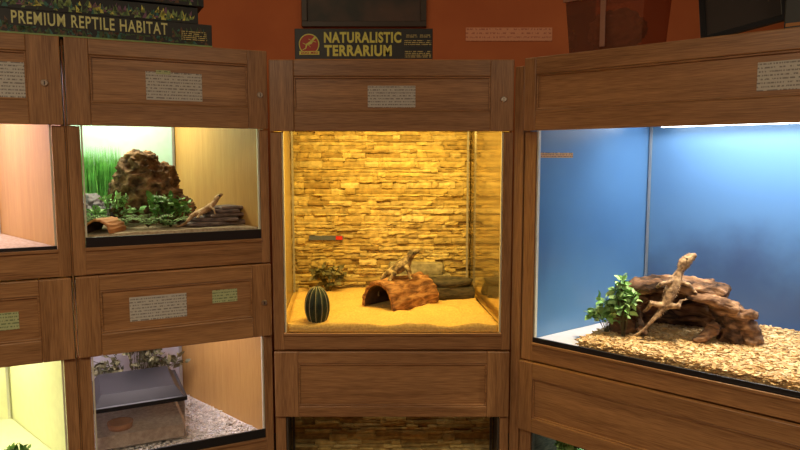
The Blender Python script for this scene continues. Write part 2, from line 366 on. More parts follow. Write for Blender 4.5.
# ------------------------------------------------------------------ room
walltex=noisy('terracotta_paint',(.40,.105,.032),(.47,.135,.042),3,.8,.08,4)
floorm=noisy('dark_floor',(.06,.045,.035),(.10,.075,.055),6,.5,.1)
ceilm=plain('dark_ceiling',(.12,.09,.07),.9)
def rbox(n,x0,x1,y0,y1,z0,z1,m):
    mb=MB(); mb.box(x0,x1,y0,y1,z0,z1); o=mb.part(n,[m]); struct(o); return o
rbox('wall_back',-3,3,3.6,3.7,0,2.9,walltex); rbox('wall_left',-3.1,-3,-2.6,3.7,0,2.9,walltex); rbox('wall_right',3,3.1,-2.6,3.7,0,2.9,walltex)
rbox('wall_front',-3,3,-2.7,-2.6,0,2.9,walltex); rbox('floor',-3.1,3.1,-2.7,3.7,-.1,0,floorm); rbox('ceiling',-3.1,3.1,-2.7,3.7,2.9,3.0,ceilm)

# ------------------------------------------------------------------ text
def textmesh(parent,name,s,cx,cz,w,h,y,mat,bold=.03):
    cu=bpy.data.curves.new(name,'FONT'); cu.body=s; cu.size=1; cu.offset=bold; cu.extrude=.01; cu.space_character=1.12
    t=bpy.data.objects.new(name,cu); COL.objects.link(t); dg=bpy.context.evaluated_depsgraph_get(); dg.update()
    me=bpy.data.meshes.new_from_object(t.evaluated_get(dg)); bpy.data.objects.remove(t)
    xs=[v.co.x for v in me.vertices]; ys=[v.co.y for v in me.vertices]
    sx=w/(max(xs)-min(xs)); sy=h/(max(ys)-min(ys)); mx=(max(xs)+min(xs))/2; my=(max(ys)+min(ys))/2
    for v in me.vertices: v.co=Vector(((v.co.x-mx)*sx,-v.co.z*.04,(v.co.y-my)*sy))
    me.materials.clear(); me.materials.append(mat); me.name=name
    o=bpy.data.objects.new(name,me); COL.objects.link(o); o.parent=parent; o.location=(cx,y,cz); return o
cartonB=noisy('black_carton',(.008,.009,.008),(.02,.022,.016),6,.45,.0)
ylw=plain('print_yellow',(.88,.86,.16),.5); grn=plain('print_green',(.80,.82,.34),.5); grn2=plain('print_leaf_green',(.3,.45,.15),.5); redp=plain('print_red',(.50,.05,.02),.5); orp=plain('print_orange',(.5,.2,.03),.5)
smallprint=cardmat('small_print',(.012,.013,.01),(.7,.6,.2),900,.42,220)
e=empty('terrarium_carton',wpos('C',-.141,.02,1.927),0); meta(e,'long black terrarium carton with yellow lettering on oak cabinet','box')
mb=MB(); mb.box(-.268,.268,0,.28,0,.122); mb.part('carton_body',[cartonB],e,.002)
textmesh(e,'printed_title','NATURALISTIC',-.004,.088,.30,.042,-.001,ylw,.042); textmesh(e,'printed_title','TERRARIUM',-.022,.038,.262,.043,-.001,ylw,.042)
mb=MB(); seg=28
def disc(cx,cz,r,y,mi):
    vs=[(cx+r*math.cos(2*math.pi*i/seg),y,cz+r*math.sin(2*math.pi*i/seg)) for i in range(seg)]+[(cx+r*math.cos(2*math.pi*i/seg),y+.0006,cz+r*math.sin(2*math.pi*i/seg)) for i in range(seg)]
    mb.add(vs,[list(range(seg)),list(range(seg,2*seg))[::-1]]+[[i,seg+i,seg+(i+1)%seg,(i+1)%seg] for i in range(seg)],mi)
disc(-.212,.062,.040,-.001,0); disc(-.212,.062,.036,-.0016,1)
P=[(-.238,.040),(-.225,.046),(-.222,.060),(-.205,.068),(-.196,.080),(-.186,.090)]; W=[.001,.002,.004,.006,.004,.005]
vs=[];n=len(P)
for i,(a,b) in enumerate(P):
    t=Vector((P[min(i+1,n-1)][0]-P[max(i-1,0)][0],P[min(i+1,n-1)][1]-P[max(i-1,0)][1])).normalized(); vs+=[(a-t.y*W[i],-.0020,b+t.x*W[i]),(a+t.y*W[i],-.0020,b-t.x*W[i])]
mb.add(vs,[[2*i,2*i+1,2*i+3,2*i+2] for i in range(n-1)],0)
for a,b,c,d_ in ((-.222,.060,-.236,.066),(-.218,.062,-.206,.052),(-.200,.074,-.214,.082),(-.198,.074,-.184,.070)):
    mb.add([(a,-.0020,b-.002),(a,-.0020,b+.002),(c,-.0020,d_+.001),(c,-.0020,d_-.001)],[[0,1,2,3]],0)
mb.box(-.250,-.172,-.0028,-.0022,.022,.036,0)
mb.part('printed_logo',[ylw,redp],e)
textmesh(e,'printed_logo_text','ZOO MED',-.211,.029,.068,.009,-.0034,redp)
for a,b,c,d_ in ((.158,.262,.056,.078),(.165,.208,.088,.102),(.218,.260,.088,.102),(.16,.262,.012,.04)):
    mb=MB(); mb.box(a,b,-.001,0,c,d_); mb.part('small_print',[smallprint],e)
mb=MB(); mb.box(-.266,.266,-.001,0,.002,.006,0); mb.part('printed_band',[orp],e)
def carton(u0,u1,z0,h,v,label,r=0):
    e=empty('habitat_carton',wpos('L',(u0+u1)/2,v,z0),BK['L'][1]+r); meta(e,label,'box'); w=(u1-u0)/2
    mb=MB(); mb.box(-w,w,0,.30,0,h); mb.part('carton_body',[cartonB],e,.002); return e,w
def foliage_print(e,w,z1,n,mats):
    mb=MB()
    for i in range(n):
        x=random.uniform(-w+.02,w-.02); z=random.uniform(.004,z1); a=random.uniform(.004,.02); hh=random.uniform(.008,.028)
        mb.add([(x-a/2,-.0008,z),(x+a/2,-.0008,z),(x+random.uniform(-.01,.01),-.0008,z+hh)],[[0,1,2]],random.randrange(len(mats)))
    mb.part('printed_foliage',mats,e)
teal=plain('print_teal',(.05,.2,.15),.5); purp=plain('print_purple',(.25,.12,.2),.5); dkg=plain('print_dark_green',(.07,.13,.04),.5); dkb=plain('print_brown',(.16,.08,.04),.5)
e,w=carton(-1.12,-.205,1.958,.084,.012,'long black habitat carton with pale yellow-green lettering on cabinet')
foliage_print(e,w,.052,420,[dkg,dkb,dkg,teal])
mb=MB(); mb.box(-.20,.315,-.0012,-.0009,.030,.081); mb.part('title_panel',[cartonB],e)
textmesh(e,'printed_title','PREMIUM REPTILE HABITAT',.055,.056,.49,.042,-.002,grn,.016)
for a,b in ((w-.11,w-.02),(-w+.03,-w+.19)):
    mb=MB(); mb.box(a,b,-.0016,-.0009,.02,.055); mb.part('small_print',[smallprint],e)
mb=MB(); mb.box(-w,w,-.0015,0,.003,.008); mb.part('printed_band',[grn2],e)
e,w=carton(-1.14,-.25,2.044,.060,.03,'black habitat carton printed with green plants, stacked on another')
foliage_print(e,w,.030,280,[grn2,grn2,ylw,teal,purp,dkg])
e,w=carton(-1.18,-.23,2.106,.07,.02,'dark habitat carton with dull printed foliage on top of the stack')
foliage_print(e,w,.040,240,[dkg,dkb,teal,purp,grn2])
e=empty('framed_picture',(-.19,3.6,2.24),0); meta(e,'dark framed picture hanging on the terracotta wall','picture')
mb=MB(); mb.box(-.33,.33,-.025,-.001,0,.03); mb.box(-.33,.33,-.025,-.001,.57,.6); mb.box(-.33,-.30,-.025,-.001,.029,.571); mb.box(.30,.33,-.025,-.001,.029,.571); mb.part('frame',[plain('dark_frame',(.03,.018,.012),.4)],e,.003)
mb=MB(); mb.box(-.30,.30,-.012,-.002,.03,.57); mb.part('picture_print',[noisy('dark_print',(.008,.01,.008),(.06,.03,.02),6,.5,0)],e)
mb=MB(); mb.box(-.23,.23,-.003,0,-.035,.035); o=mb.part('wall_card',[cardmat('pink_card',(.62,.28,.16),(.42,.14,.08),300,.5,120)]); o.location=(.58,3.599,2.205); meta(o,'faded pink printed strip on the wall','sign')
def frust(mb,x0,x1,y0,y1,z0,z1,f,mi=0):
    mb.add([(x0+f,y0+f,z0),(x1-f,y0+f,z0),(x1-f,y1-f,z0),(x0+f,y1-f,z0),(x0,y0,z1),(x1,y0,z1),(x1,y1,z1),(x0,y1,z1)],[[3,2,1,0],[4,5,6,7],[0,1,5,4],[1,2,6,5],[2,3,7,6],[3,0,4,7]],mi)
e=empty('storage_tub',wpos('R',.33,.05,1.927),BK['R'][1]); meta(e,'translucent brown plastic tub on oak cabinet','box')
mb=MB(); frust(mb,-.15,.15,0,.25,0,.22,.015); mb.part('tub_body',[brownplastic],e)
mb=MB(); mb.box(-.158,.158,-.008,.258,.22,.245); mb.part('tub_lid',[plain('tub_lid',(.32,.17,.11),.4)],e,.006)
mb=MB(); mb.box(-.156,.156,-.006,.004,.195,.21); mb.box(-.01,.01,-.003,.003,.02,.2); mb.part('tub_rim',[plain('tub_rim',(.40,.20,.13),.4)],e,.002)
mb=MB(); mb.ellipsoid((0,0,.07),(.10,.08,.07),20,14); o=mb.part('crumpled_bag',[plain('dull_paper',(.36,.17,.10),.8)],None,center=False); organic(o,.008,0,.02,.03,4,ridge=True); place(o,'R',.33,.175,1.95); meta(o,'crumpled brown bag inside the plastic tub','bag')
e=empty('screen_lid',wpos('R',.78,.10,1.952),BK['R'][1]); meta(e,'black framed mesh terrarium lid leaning on cabinet top','lid'); e.rotation_euler=(math.radians(-12),math.radians(-9),BK['R'][1])
mb=MB(); mb.box(-.13,.13,0,.012,0,.02); mb.box(-.13,.13,0,.012,.30,.32); mb.box(-.13,-.11,0,.012,.019,.301); mb.box(.11,.13,0,.012,.019,.301); mb.part('lid_frame',[black],e,.002)
mb=MB(); mb.box(-.111,.111,.004,.007,.019,.301); mb.part('mesh_panel',[plain('mesh_dark',(.03,.02,.015),.6)],e)
e=empty('equipment_box',wpos('R',1.04,.03,1.927),BK['R'][1]); meta(e,'black equipment box with orange edge on cabinet','box')
mb=MB(); mb.box(-.13,.16,0,.25,0,.19); mb.part('box_body',[cartonB],e,.004)
mb=MB(); mb.box(-.125,.155,-.001,0,.01,.02); mb.part('printed_band',[orp],e)

# ------------------------------------------------------------------ beds
def bed(name,mat,k,pts,z0,h,amp,label,cat,res=70,seed=0):
    FL,FR,BR,BL=[Vector(p) for p in pts]; mb=MB(); vs=[];fs=[]; n=res
    for j in range(n+1):
        for i in range(n+1):
            a,b=i/n,j/n; p=(FL*(1-a)+FR*a)*(1-b)+(BL*(1-a)+BR*a)*b
            q=Vector((p.x*7+seed,p.y*7,0)); z=h+amp*(noise.noise(q)+.4*noise.noise(q*3))
            vs.append((p.x,p.y,z))
    for j in range(n):
        for i in range(n): a=j*(n+1)+i; fs.append([a,a+1,a+n+2,a+n+1])
    m=len(vs); edge=[i for i in range(n+1)]+[j*(n+1)+n for j in range(1,n+1)]+[n*(n+1)+i for i in range(n-1,-1,-1)]+[j*(n+1) for j in range(n-1,0,-1)]
    for i in edge: vs.append((vs[i][0],vs[i][1],0))
    L=len(edge)
    for i in range(L): fs.append([edge[(i+1)%L],edge[i],m+i,m+(i+1)%L])
    mb.add(vs,fs); o=mb.part(name,[mat],None,0,True,center=False); place(o,k,0,0,z0); meta(o,label,cat,kind='stuff'); return o
bed('sand_bed',sandm,'C',[(-.46,.035),(.40,.035),(.345,.80),(-.53,.80)],.8465,.028,.014,'rippled golden sand covering the tank floor','sand')
bed('soil_bed',soilm,'L',[(-.655,.04),(-.035,.04),(-.27,.66),(-.90,.66)],1.2325,.045,.008,'brown sandy soil covering the planted tank floor','soil')
bed('chip_base',plain('chip_base',(.40,.23,.10),.9),'R',[(.28,.045),(1.16,.045),(1.22,.75),(.30,.75)],.8275,.022,.004,'layer of bark mulch under the loose chips','mulch')
def chips(name,mat,k,n,fn,z,sz,label,cat,front=None):
    mb=MB()
    for i in range(n):
        u,v=fn(); a=random.uniform(0,6.28); l=random.uniform(.6,1.3)*sz; w=l*random.uniform(.25,.6); t=random.uniform(.001,.0025); zj=random.uniform(.0,.010)+.003
        if front and i<n*.12: v=front+random.uniform(0,.02); zj=random.uniform(-.022,.010)
        R=Matrix.Rotation(a,3,'Z')@Matrix.Rotation(random.gauss(0,.18),3,'X')@Matrix.Rotation(random.gauss(0,.15),3,'Y')
        c=Vector((u,v,zj)); vs=[c+R@Vector((x*l/2*(1 if y>0 else random.uniform(.6,1.1)),y*w/2,zz*t)) for zz in(-1,1) for x,y in((-1,-1),(1,-1),(1,1),(-1,1))]
        mb.add(vs,[[3,2,1,0],[4,5,6,7],[0,1,5,4],[1,2,6,5],[2,3,7,6],[3,0,4,7]])
    o=mb.part(name,[mat],center=False); place(o,k,0,0,z); meta(o,label,cat,kind='stuff'); return o
def fR():
    b=random.random(); a=random.random(); return (.27+.02*b)*(1-a)+(1.15+.06*b)*a,.05+.69*b
chips('bark_chips',chipm,'R',9000,fR,.854,.024,'loose tan bark chips covering the tank floor','bark chips',.042)
def fL():
    b=random.random(); a=random.random(); return (-.65-.24*b)*(1-a)+(-.05-.22*b)*a,.05+.6*b
chips('pale_litter',litterm,'L',3600,fL,.42,.014,'pale wood shaving litter on the tank floor','litter')

# ------------------------------------------------------------------ plants
def bush(mat,n,R,leaf,seed=1,low=.15,fat=.28):
    rnd=random.Random(seed); mb=MB()
    nst=max(4,n//9)
    for s_ in range(nst):
        a=rnd.uniform(0,6.28); el=rnd.uniform(low,1.4); tip=Vector((R[0]*math.cos(a)*math.cos(el),R[1]*math.sin(a)*math.cos(el),R[2]*(.25+.75*math.sin(el))))
        base=Vector((tip.x*.12,tip.y*.12,0)); mid=(base+tip)/2+Vector((0,0,R[2]*.2))
        pts=[base.lerp(mid,t*2) if t<.5 else mid.lerp(tip,t*2-1) for t in [i/5 for i in range(6)]]
        mb.tube([(p,.0014,.0014) for p in pts],n=5,mi=1)
        for j in range(n//nst):
            t=rnd.uniform(.3,1); p=base.lerp(mid,t*2) if t<.5 else mid.lerp(tip,t*2-1)
            d=Vector((rnd.gauss(0,1),rnd.gauss(0,1),rnd.gauss(.3,.6))).normalized(); sd=d.cross(Vector((rnd.gauss(0,1),rnd.gauss(0,1),1))).normalized(); nn=sd.cross(d)
            l=leaf*rnd.uniform(.6,1.2); w=l*fat
            vs=[p,p+d*l*.35+sd*w-nn*l*.04,p+d*l*.7+sd*w*.7,p+d*l-nn*l*.15,p+d*l*.7-sd*w*.7,p+d*l*.35-sd*w-nn*l*.04,p+d*l*.5+nn*l*.05]
            vs=[Vector((q.x,q.y,max(q.z,.002))) for q in vs]
            mb.add(vs,[[0,1,6],[1,2,6],[2,3,6],[3,4,6],[4,5,6],[5,0,6]],0)
    return mb
stemm=plain('stem_brown',(.08,.07,.03),.7)
def plant(k,u,v,z,mat,n,R,leaf,label,seed,name='artificial_plant',low=.15,fat=.28):
    o=bush(mat,n,R,leaf,seed=seed,low=low,fat=fat).part(name,[mat,stemm],center=False); place(o,k,u,v,z); meta(o,label,'plant'); return o
def grass(k,u,v,z,w,d,h,n,mat,label):
    mb=MB()
    for i in range(n):
        x=random.uniform(-w,w);y=random.uniform(-d,d);a=random.uniform(0,3.14);hh=h*random.uniform(.75,1.0);b=.0022
        dx,dy=math.cos(a)*b,math.sin(a)*b; lx,ly=random.gauss(0,.012),random.gauss(0,.012)
        mb.add([(x-dx,y-dy,0),(x+dx,y+dy,0),(x+dx*.8+lx*.4,y+dy*.8+ly*.4,hh*.6),(x-dx*.8+lx*.4,y-dy*.8+ly*.4,hh*.6),(x+lx,y+ly,hh)],[[0,1,2,3],[3,2,4]])
    mb.box(-w,w,-d,d,-.002,.006)
    o=mb.part('grass_clump',[mat],center=False); place(o,k,u,v,z); meta(o,label,'plant'); return o
def fern(mat,nf,L,seed):
    rnd=random.Random(seed); mb=MB()
    for i in range(nf):
        a=2*math.pi*i/nf+rnd.uniform(-.2,.2); l=L*rnd.uniform(.7,1.05); d=Vector((math.cos(a),math.sin(a),0)); sd=Vector((-d.y,d.x,0)); pts=[]
        for j in range(12):
            t=j/11; pts.append(d*l*t*.85+Vector((0,0,l*(1.1*t-.75*t*t)+.003)))
        mb.tube([(p,.0012,.0012) for p in pts],n=4,mi=1)
        for j in range(2,12):
            t=j/11; w=l*.24*(1-t)**.6+.004
            for sg in(-1,1):
                p=pts[j]; q=p+sd*sg*w+d*w*.35-Vector((0,0,w*.15)); m_=(p+q)/2; e_=d*.004
                mb.add([p,m_+e_,q,m_-e_],[[0,1,2,3]],0)
    return mb

def halflog(R,L,th,hs,seed,n=44,m=30,amp=1.0,close=False):
    mb=MB(); vs=[];fs=[];mi=[]
    for i in range(m+1):
        x=-L/2+L*i/m
        for side in (1,0):
            for j in range(n+1):
                a=math.pi*j/n; r=R if side else R-th
                q=Vector((x*14,math.cos(a)*2+seed,math.sin(a)*2)); d=(noise.noise(q)*.005+noise.noise(q*2.7)*.0025)*amp
                if not side: d*=.3
                if side: d+= .003*amp*math.sin(a*18+noise.noise(q)*3)
                rr=r+d; xe=x+ (noise.noise(Vector((j*.4,seed,side)))*.005 if i in(0,m) else 0)
                vs.append((xe,rr*math.cos(a),max(0,rr*math.sin(a)*hs)))
    W=n+1
    for i in range(m):
        for j in range(n):
            a=i*2*W+j; fs.append([a,a+1,a+2*W+1,a+2*W]); mi.append(0); b=a+W; fs.append([b+2*W,b+2*W+1,b+1,b]); mi.append(1)
        a=i*2*W; fs.append([a,a+2*W,a+3*W,a+W]); mi.append(0); a+=n; fs.append([a+W,a+3*W,a+2*W,a]); mi.append(0)
    for i in (0,m):
        for j in range(n):
            a=i*2*W+j; f=[a,a+W,a+W+1,a+1]; fs.append(f if i==0 else f[::-1]); mi.append(0)
    if close:  # rear cap added to keep the hollow dark
        a=m*2*W+W; fs.append([a+j for j in range(n+1)]); mi.append(1)
    mb.v+=[Vector(p) for p in vs]; mb.f+=fs; mb.m+=mi
    return mb

# ------------------------------------------------------------------ lizards
def lizard(spine,dorsal,legs,eyes,skin,label,k,u,v,z,r,voxel=.0026,sc=1.0,spk=.008):
    mb=MB(); up=Vector(dorsal).normalized()
    pts=[(Vector(p),w,h) for p,w,h in spine]; den=[]
    def cr(a,b,c,d,t): return .5*((2*b)+(c-a)*t+(2*a-5*b+4*c-d)*t*t+(3*b-a-3*c+d)*t**3)
    for i in range(len(pts)-1):
        A=pts[max(i-1,0)];B=pts[i];C=pts[i+1];D=pts[min(i+2,len(pts)-1)]
        for s_ in range(4):
            t=s_/4; den.append((cr(A[0],B[0],C[0],D[0],t),max(.002,cr(A[1],B[1],C[1],D[1],t)),max(.002,cr(A[2],B[2],C[2],D[2],t))))
    den.append(pts[-1]); mb.tube(den,up,14)
    for leg in legs:
        P=[Vector(p) for p in leg['p']]; rr=leg['r']
        mb.tube([(P[i],rr[i],rr[i]) for i in range(len(P))],up,8)
        for b in range(len(P)): mb.ellipsoid(P[b],(rr[b],)*3,8,6)
        f=P[-1]; d=Vector(leg['d']).normalized(); sd=Vector(leg.get('s',d.cross(up))).normalized()
        for q,(ang,ln) in enumerate([(-.9,.75),(-.45,.95),(0,1.1),(.42,1.0),(.95,.65)]):
            dd=(d*math.cos(ang)+sd*math.sin(ang)); l=leg['t']*ln; t0=rr[-1]*.42
            mb.tube([(f,t0,t0),(f+dd*l*.6+up*l*.12,t0*.8,t0*.8),(f+dd*l,t0*.5,t0*.5)],up,6)
    o=mb.part('bearded_dragon',[skin],center=False); organic(o,voxel,1,.0012,.008,3); place(o,k,u,v,z,r)
    meta(o,label,'lizard')
    for ep in eyes:
        m=MB(); m.ellipsoid((0,0,0),(.0042,)*3,10,8); e=m.part('eye',[eyem],o,0,True,center=False); e.location=ep
    m=MB()
    for i,(p,w,h) in enumerate(den):
        if w<.008 or i>=len(den)-3: continue
        t=(den[min(i+1,len(den)-1)][0]-den[i-1][0]).normalized(); sd=t.cross(up).normalized()
        for sg in(-1,1):
            for off in (-.25,0,.35,.8):
                c=p+sd*sg*w*.93*math.cos(off)+up*h*.9*math.sin(off)+t*random.uniform(-.003,.003); d=(sd*sg*math.cos(off)+up*math.sin(off)*.8-t*.6).normalized()
                a=t*.002; b=up*.002; m.add([c-a-b,c+a-b,c+b,c+d*spk*(1 if off<.3 else .6)],[[0,1,3],[1,2,3],[2,0,3],[2,1,0]])
    m.part('body_spines',[skin],o,center=False)
    o.scale=(sc,sc,sc)
    return o

# ------------------------------------------------------------------ centre tank contents
lg=halflog(.103,.30,.016,1.22,3,close=True).part('half_log_hide',[bark1,inner_shade],None,0,True,center=False); place(lg,'C',.005,.42,.876,math.radians(46)); meta(lg,'reddish-brown half-log hide standing on golden sand','log hide')
sp=[((-.105,.02,-.09),.004,.004),((-.102,.02,-.05),.006,.006),((-.088,.015,-.006),.010,.009),((-.066,.01,.016),.016,.014),((-.038,.005,.032),.030,.021),((-.006,0,.052),.036,.027),((.022,-.003,.074),.033,.026),((.036,-.005,.095),.021,.019),((.047,-.008,.112),.027,.019),((.067,-.010,.124),.020,.013),((.084,-.012,.128),.008,.007)]
legs=[dict(p=[(.020,-.022,.060),(.032,-.052,.045),(.040,-.055,.008)],r=[.013,.010,.007],d=(1,-.3,0),s=(0,1,0),t=.017),
 dict(p=[(.020,.022,.060),(.035,.048,.042),(.045,.048,.012)],r=[.013,.010,.007],d=(1,.3,0),s=(0,1,0),t=.017),
 dict(p=[(-.050,-.016,.025),(-.030,-.056,.030),(-.056,-.060,.0)],r=[.016,.012,.007],d=(1,-.3,0),s=(0,1,0),t=.019),
 dict(p=[(-.050,.016,.025),(-.030,.044,.030),(-.055,.052,.005)],r=[.016,.012,.007],d=(1,.3,0),s=(0,1,0),t=.019)]
lizard(sp,(-.25,0,1),legs,[(.055,-.031,.121),(.055,.012,.121)],skinB,'stocky grey-brown bearded dragon on the half-log hide with raised head','C',.005,.40,1.000,0,sc=1.0)
mb=MB(); vs=[];fs=[];n=72;m=20
for j in range(m+1):
    ph=-math.pi/2*.75+(math.pi*.875)*j/m
    for i in range(n):
        a=2*math.pi*i/n; r=.047*math.cos(ph)*(1+.20*(abs(math.cos(a*6))-.5)); vs.append((r*math.cos(a),r*math.sin(a),.062+.085*math.sin(ph)))
for j in range(m):
    for i in range(n): fs.append([j*n+i,j*n+(i+1)%n,(j+1)*n+(i+1)%n,(j+1)*n+i])
fs.append(list(range(n))[::-1]); fs.append([m*n+i for i in range(n)]); mb.add(vs,fs)
o=mb.part('ribbed_cactus',[cactusm],None,0,True,center=False); place(o,'C',-.345,.10,.873); meta(o,'small dark ribbed barrel cactus with pale ridges in sand','cactus')
cac=o
spm=plain('cactus_ridge_fuzz',(.42,.38,.22),.7)
for i in range(12):
    a=2*math.pi*i/12; m_=MB(); secs=[]
    for j in range(13):
        ph=-math.pi/2*.6+(math.pi*.74)*j/12; r=.047*math.cos(ph)*1.10+.0006; secs.append(((r*math.cos(a),r*math.sin(a),.062+.085*math.sin(ph)),.0013,.0013))
    m_.tube(secs,Vector((-math.sin(a),math.cos(a),0)),5); m_.part('cactus_ridge',[spm],cac,0,True,center=False)
plant('C',-.365,.72,.872,leaf3,90,(.085,.05,.14),.055,'dull green leafy plant against the stone backdrop',11)
def slab(rx,ry,h,seed,mat,name='slate_slab'):
    rnd=random.Random(seed); n=16; mb=MB(); pts=[]
    for i in range(n):
        a=2*math.pi*i/n; k=rnd.uniform(.80,1.10); pts.append((rx*k*math.cos(a)/max(abs(math.cos(a)),abs(math.sin(a)))**.6,ry*k*math.sin(a)/max(abs(math.cos(a)),abs(math.sin(a)))**.6))
    vs=[]
    for z,f in((0,.97),(h*.3,1.02),(h*.7,.99),(h,.94)): vs+=[(p[0]*f*rnd.uniform(.98,1.02),p[1]*f*rnd.uniform(.98,1.02),z) for p in pts]
    fs=[list(range(n))[::-1],list(range(3*n,4*n))]
    for l in range(3):
        for i in range(n): fs.append([l*n+i,l*n+(i+1)%n,(l+1)*n+(i+1)%n,(l+1)*n+i])
    mb.add(vs,fs); return mb.part(name,[mat],None,.0015,center=False)
o=slab(.125,.085,.050,20,darkslate,'flat_rock'); place(o,'C',.235,.60,.877,.1); meta(o,'dark flat rock block lying on the sand','rock')
for i,(u,v,z,rx,ry,h,r) in enumerate([(.10,.745,.875,.17,.045,.085,.05),(.08,.75,.961,.15,.040,.055,-.05)]):
    o=slab(rx,ry,h,33+i,greyledge,'ledge_rock'); place(o,'C',u,v,z,r); meta(o,'flat grey-brown ledge rock behind the log hide','rock',group='grey ledge rocks')
mb=MB(); vs=[];fs=[];n=32
prof=[(.0,.010),(.055,.012),(.068,.030),(.078,.030),(.070,.0),(.0,.0)]
for r_,z_ in prof: vs+=[(max(r_,.0005)*1.6*math.cos(2*math.pi*i/n),max(r_,.0005)*math.sin(2*math.pi*i/n),z_) for i in range(n)]
for l in range(len(prof)-1):
    for i in range(n): fs.append([l*n+i,(l+1)*n+i,(l+1)*n+(i+1)%n,l*n+(i+1)%n])
mb.add(vs,fs); o=mb.part('water_dish',[darkslate],None,0,True,center=False); place(o,'C',.235,.60,.928); meta(o,'low dark oval dish on the flat dark rock','dish')
m=MB(); m.box(-.09,.09,-.002,0,-.012,.012,0); m.box(.05,.085,-.003,-.002,-.01,.01,1); o=m.part('dark_strip',[plain('strip_dark',(.10,.12,.16),.3),plain('strip_red',(.6,.03,.02),.4)],center=False); place(o,'C',-.385,.822,1.135); meta(o,'dark thermometer strip with red end on the stone backdrop','marking')  # small dark strip with a red end, set against the stone

# ------------------------------------------------------------------ right tank contents
RX,RY=1.02,2.50; RA=math.radians(-22)
def placeR(o,x,y,z,r=0):
    o.location=(RX+x*math.cos(RA)-y*math.sin(RA),RY+x*math.sin(RA)+y*math.cos(RA),z); o.rotation_euler=(0,0,RA+r)
mb=MB(); UZ=Vector((0,0,1)); UY=Vector((0,1,0))
mb.tube([((-.145,.02,-.01),.052,.06),((-.150,.02,.05),.048,.06),((-.135,.03,.11),.050,.06),((-.09,.04,.155),.055,.045)],UY,12)
mb.tube([((-.065,-.045,.0),.016,.020),((-.080,-.04,.04),.014,.018),((-.10,-.02,.09),.019,.022),((-.10,.0,.13),.03,.03)],UY,10)
mb.tube([((-.165,.03,.15),.03,.025),((-.10,.03,.174),.07,.030),((-.02,.03,.190),.085,.030),((.07,.03,.193),.09,.030),((.15,.03,.186),.08,.028),((.225,.02,.175),.045,.022)],UZ,14)
mb.tube([((.08,-.035,.165),.03,.014),((.14,-.04,.160),.045,.018),((.20,-.035,.145),.04,.020),((.25,-.03,.125),.03,.022)],UZ,12)
mb.tube([((.18,.03,.15),.036,.04),((.208,.02,.10),.034,.05),((.235,.02,.05),.044,.055),((.245,.02,-.01),.050,.06)],UY,12)
mb.tube([((.22,.0,.125),.030,.035),((.272,.0,.09),.032,.04),((.300,.01,.04),.036,.045),((.308,.01,-.01),.040,.05)],UY,10)
mb.tube([((.25,-.01,.105),.024,.018),((.300,-.02,.108),.022,.016),((.320,-.02,.104),.016,.012)],UZ,8)
mb.tube([((.115,-.065,-.005),.018,.022),((.150,-.055,.022),.016,.020),((.19,-.02,.055),.024,.028)],UY,8)
mb.tube([((-.14,.17,.06),.02,.06),((0,.20,.08),.02,.09),((.14,.19,.08),.02,.09),((.26,.13,.05),.02,.06)],UZ,12)
mb.tube([((-.12,.12,.16),.05,.020),((.0,.15,.180),.06,.020),((.18,.14,.180),.05,.020)],UZ,12)
o=mb.part('driftwood_hide',[bark2],None,center=False); organic(o,.0042,1,.0085,.042,5,ridge=True); placeR(o,-.005,.0,.872); meta(o,'hollow gnarled brown driftwood hide on bark chips','driftwood')
sp=[((-.120,-.12,.004),.002,.002),((-.095,-.125,.012),.0035,.0035),((-.066,-.12,.035),.005,.005),((-.038,-.11,.070),.007,.007),((-.012,-.10,.102),.011,.009),((.002,-.092,.128),.016,.013),((.012,-.085,.158),.023,.016),((.024,-.078,.190),.024,.017),((.036,-.068,.222),.020,.015),((.048,-.06,.250),.013,.012),((.060,-.056,.278),.022,.016),((.079,-.056,.300),.016,.011),((.100,-.056,.312),.007,.006)]
legs=[dict(p=[(.022,-.082,.212),(-.016,-.095,.202),(-.030,-.06,.182)],r=[.010,.008,.0055],d=(-.6,.3,-.5),s=(1,0,0),t=.017),
 dict(p=[(.044,-.07,.215),(.080,-.075,.202),(.098,-.075,.180)],r=[.010,.008,.0055],d=(1,.0,-.4),s=(0,1,0),t=.017),
 dict(p=[(-.004,-.095,.122),(-.045,-.10,.130),(-.060,-.075,.100)],r=[.013,.010,.006],d=(-.5,.1,-.6),s=(1,0,0),t=.020),
 dict(p=[(.008,-.092,.122),(.046,-.105,.128),(.054,-.09,.145)],r=[.013,.010,.006],d=(.7,.1,.3),s=(1,0,0),t=.020)]
o=lizard(sp,(-.45,-.8,.15),legs,[(.068,-.075,.297),(.058,-.040,.297)],skinA,'grey-tan bearded dragon perched on the driftwood hide with raised head','R',0,0,0,0,sc=1.02); placeR(o,0,.015,.875)
o=plant('R',.30,.40,.858,leaf2,150,(.055,.05,.235),.042,'tall bright green leafy artificial plant beside the driftwood',5,low=.5,fat=.30); placeR(o,-.145,-.065,.866)
o=plant('R',.30,.40,.858,leaf2,120,(.075,.05,.14),.042,'low green leafy artificial plant beside the driftwood',6,fat=.30); placeR(o,-.205,-.03,.866)

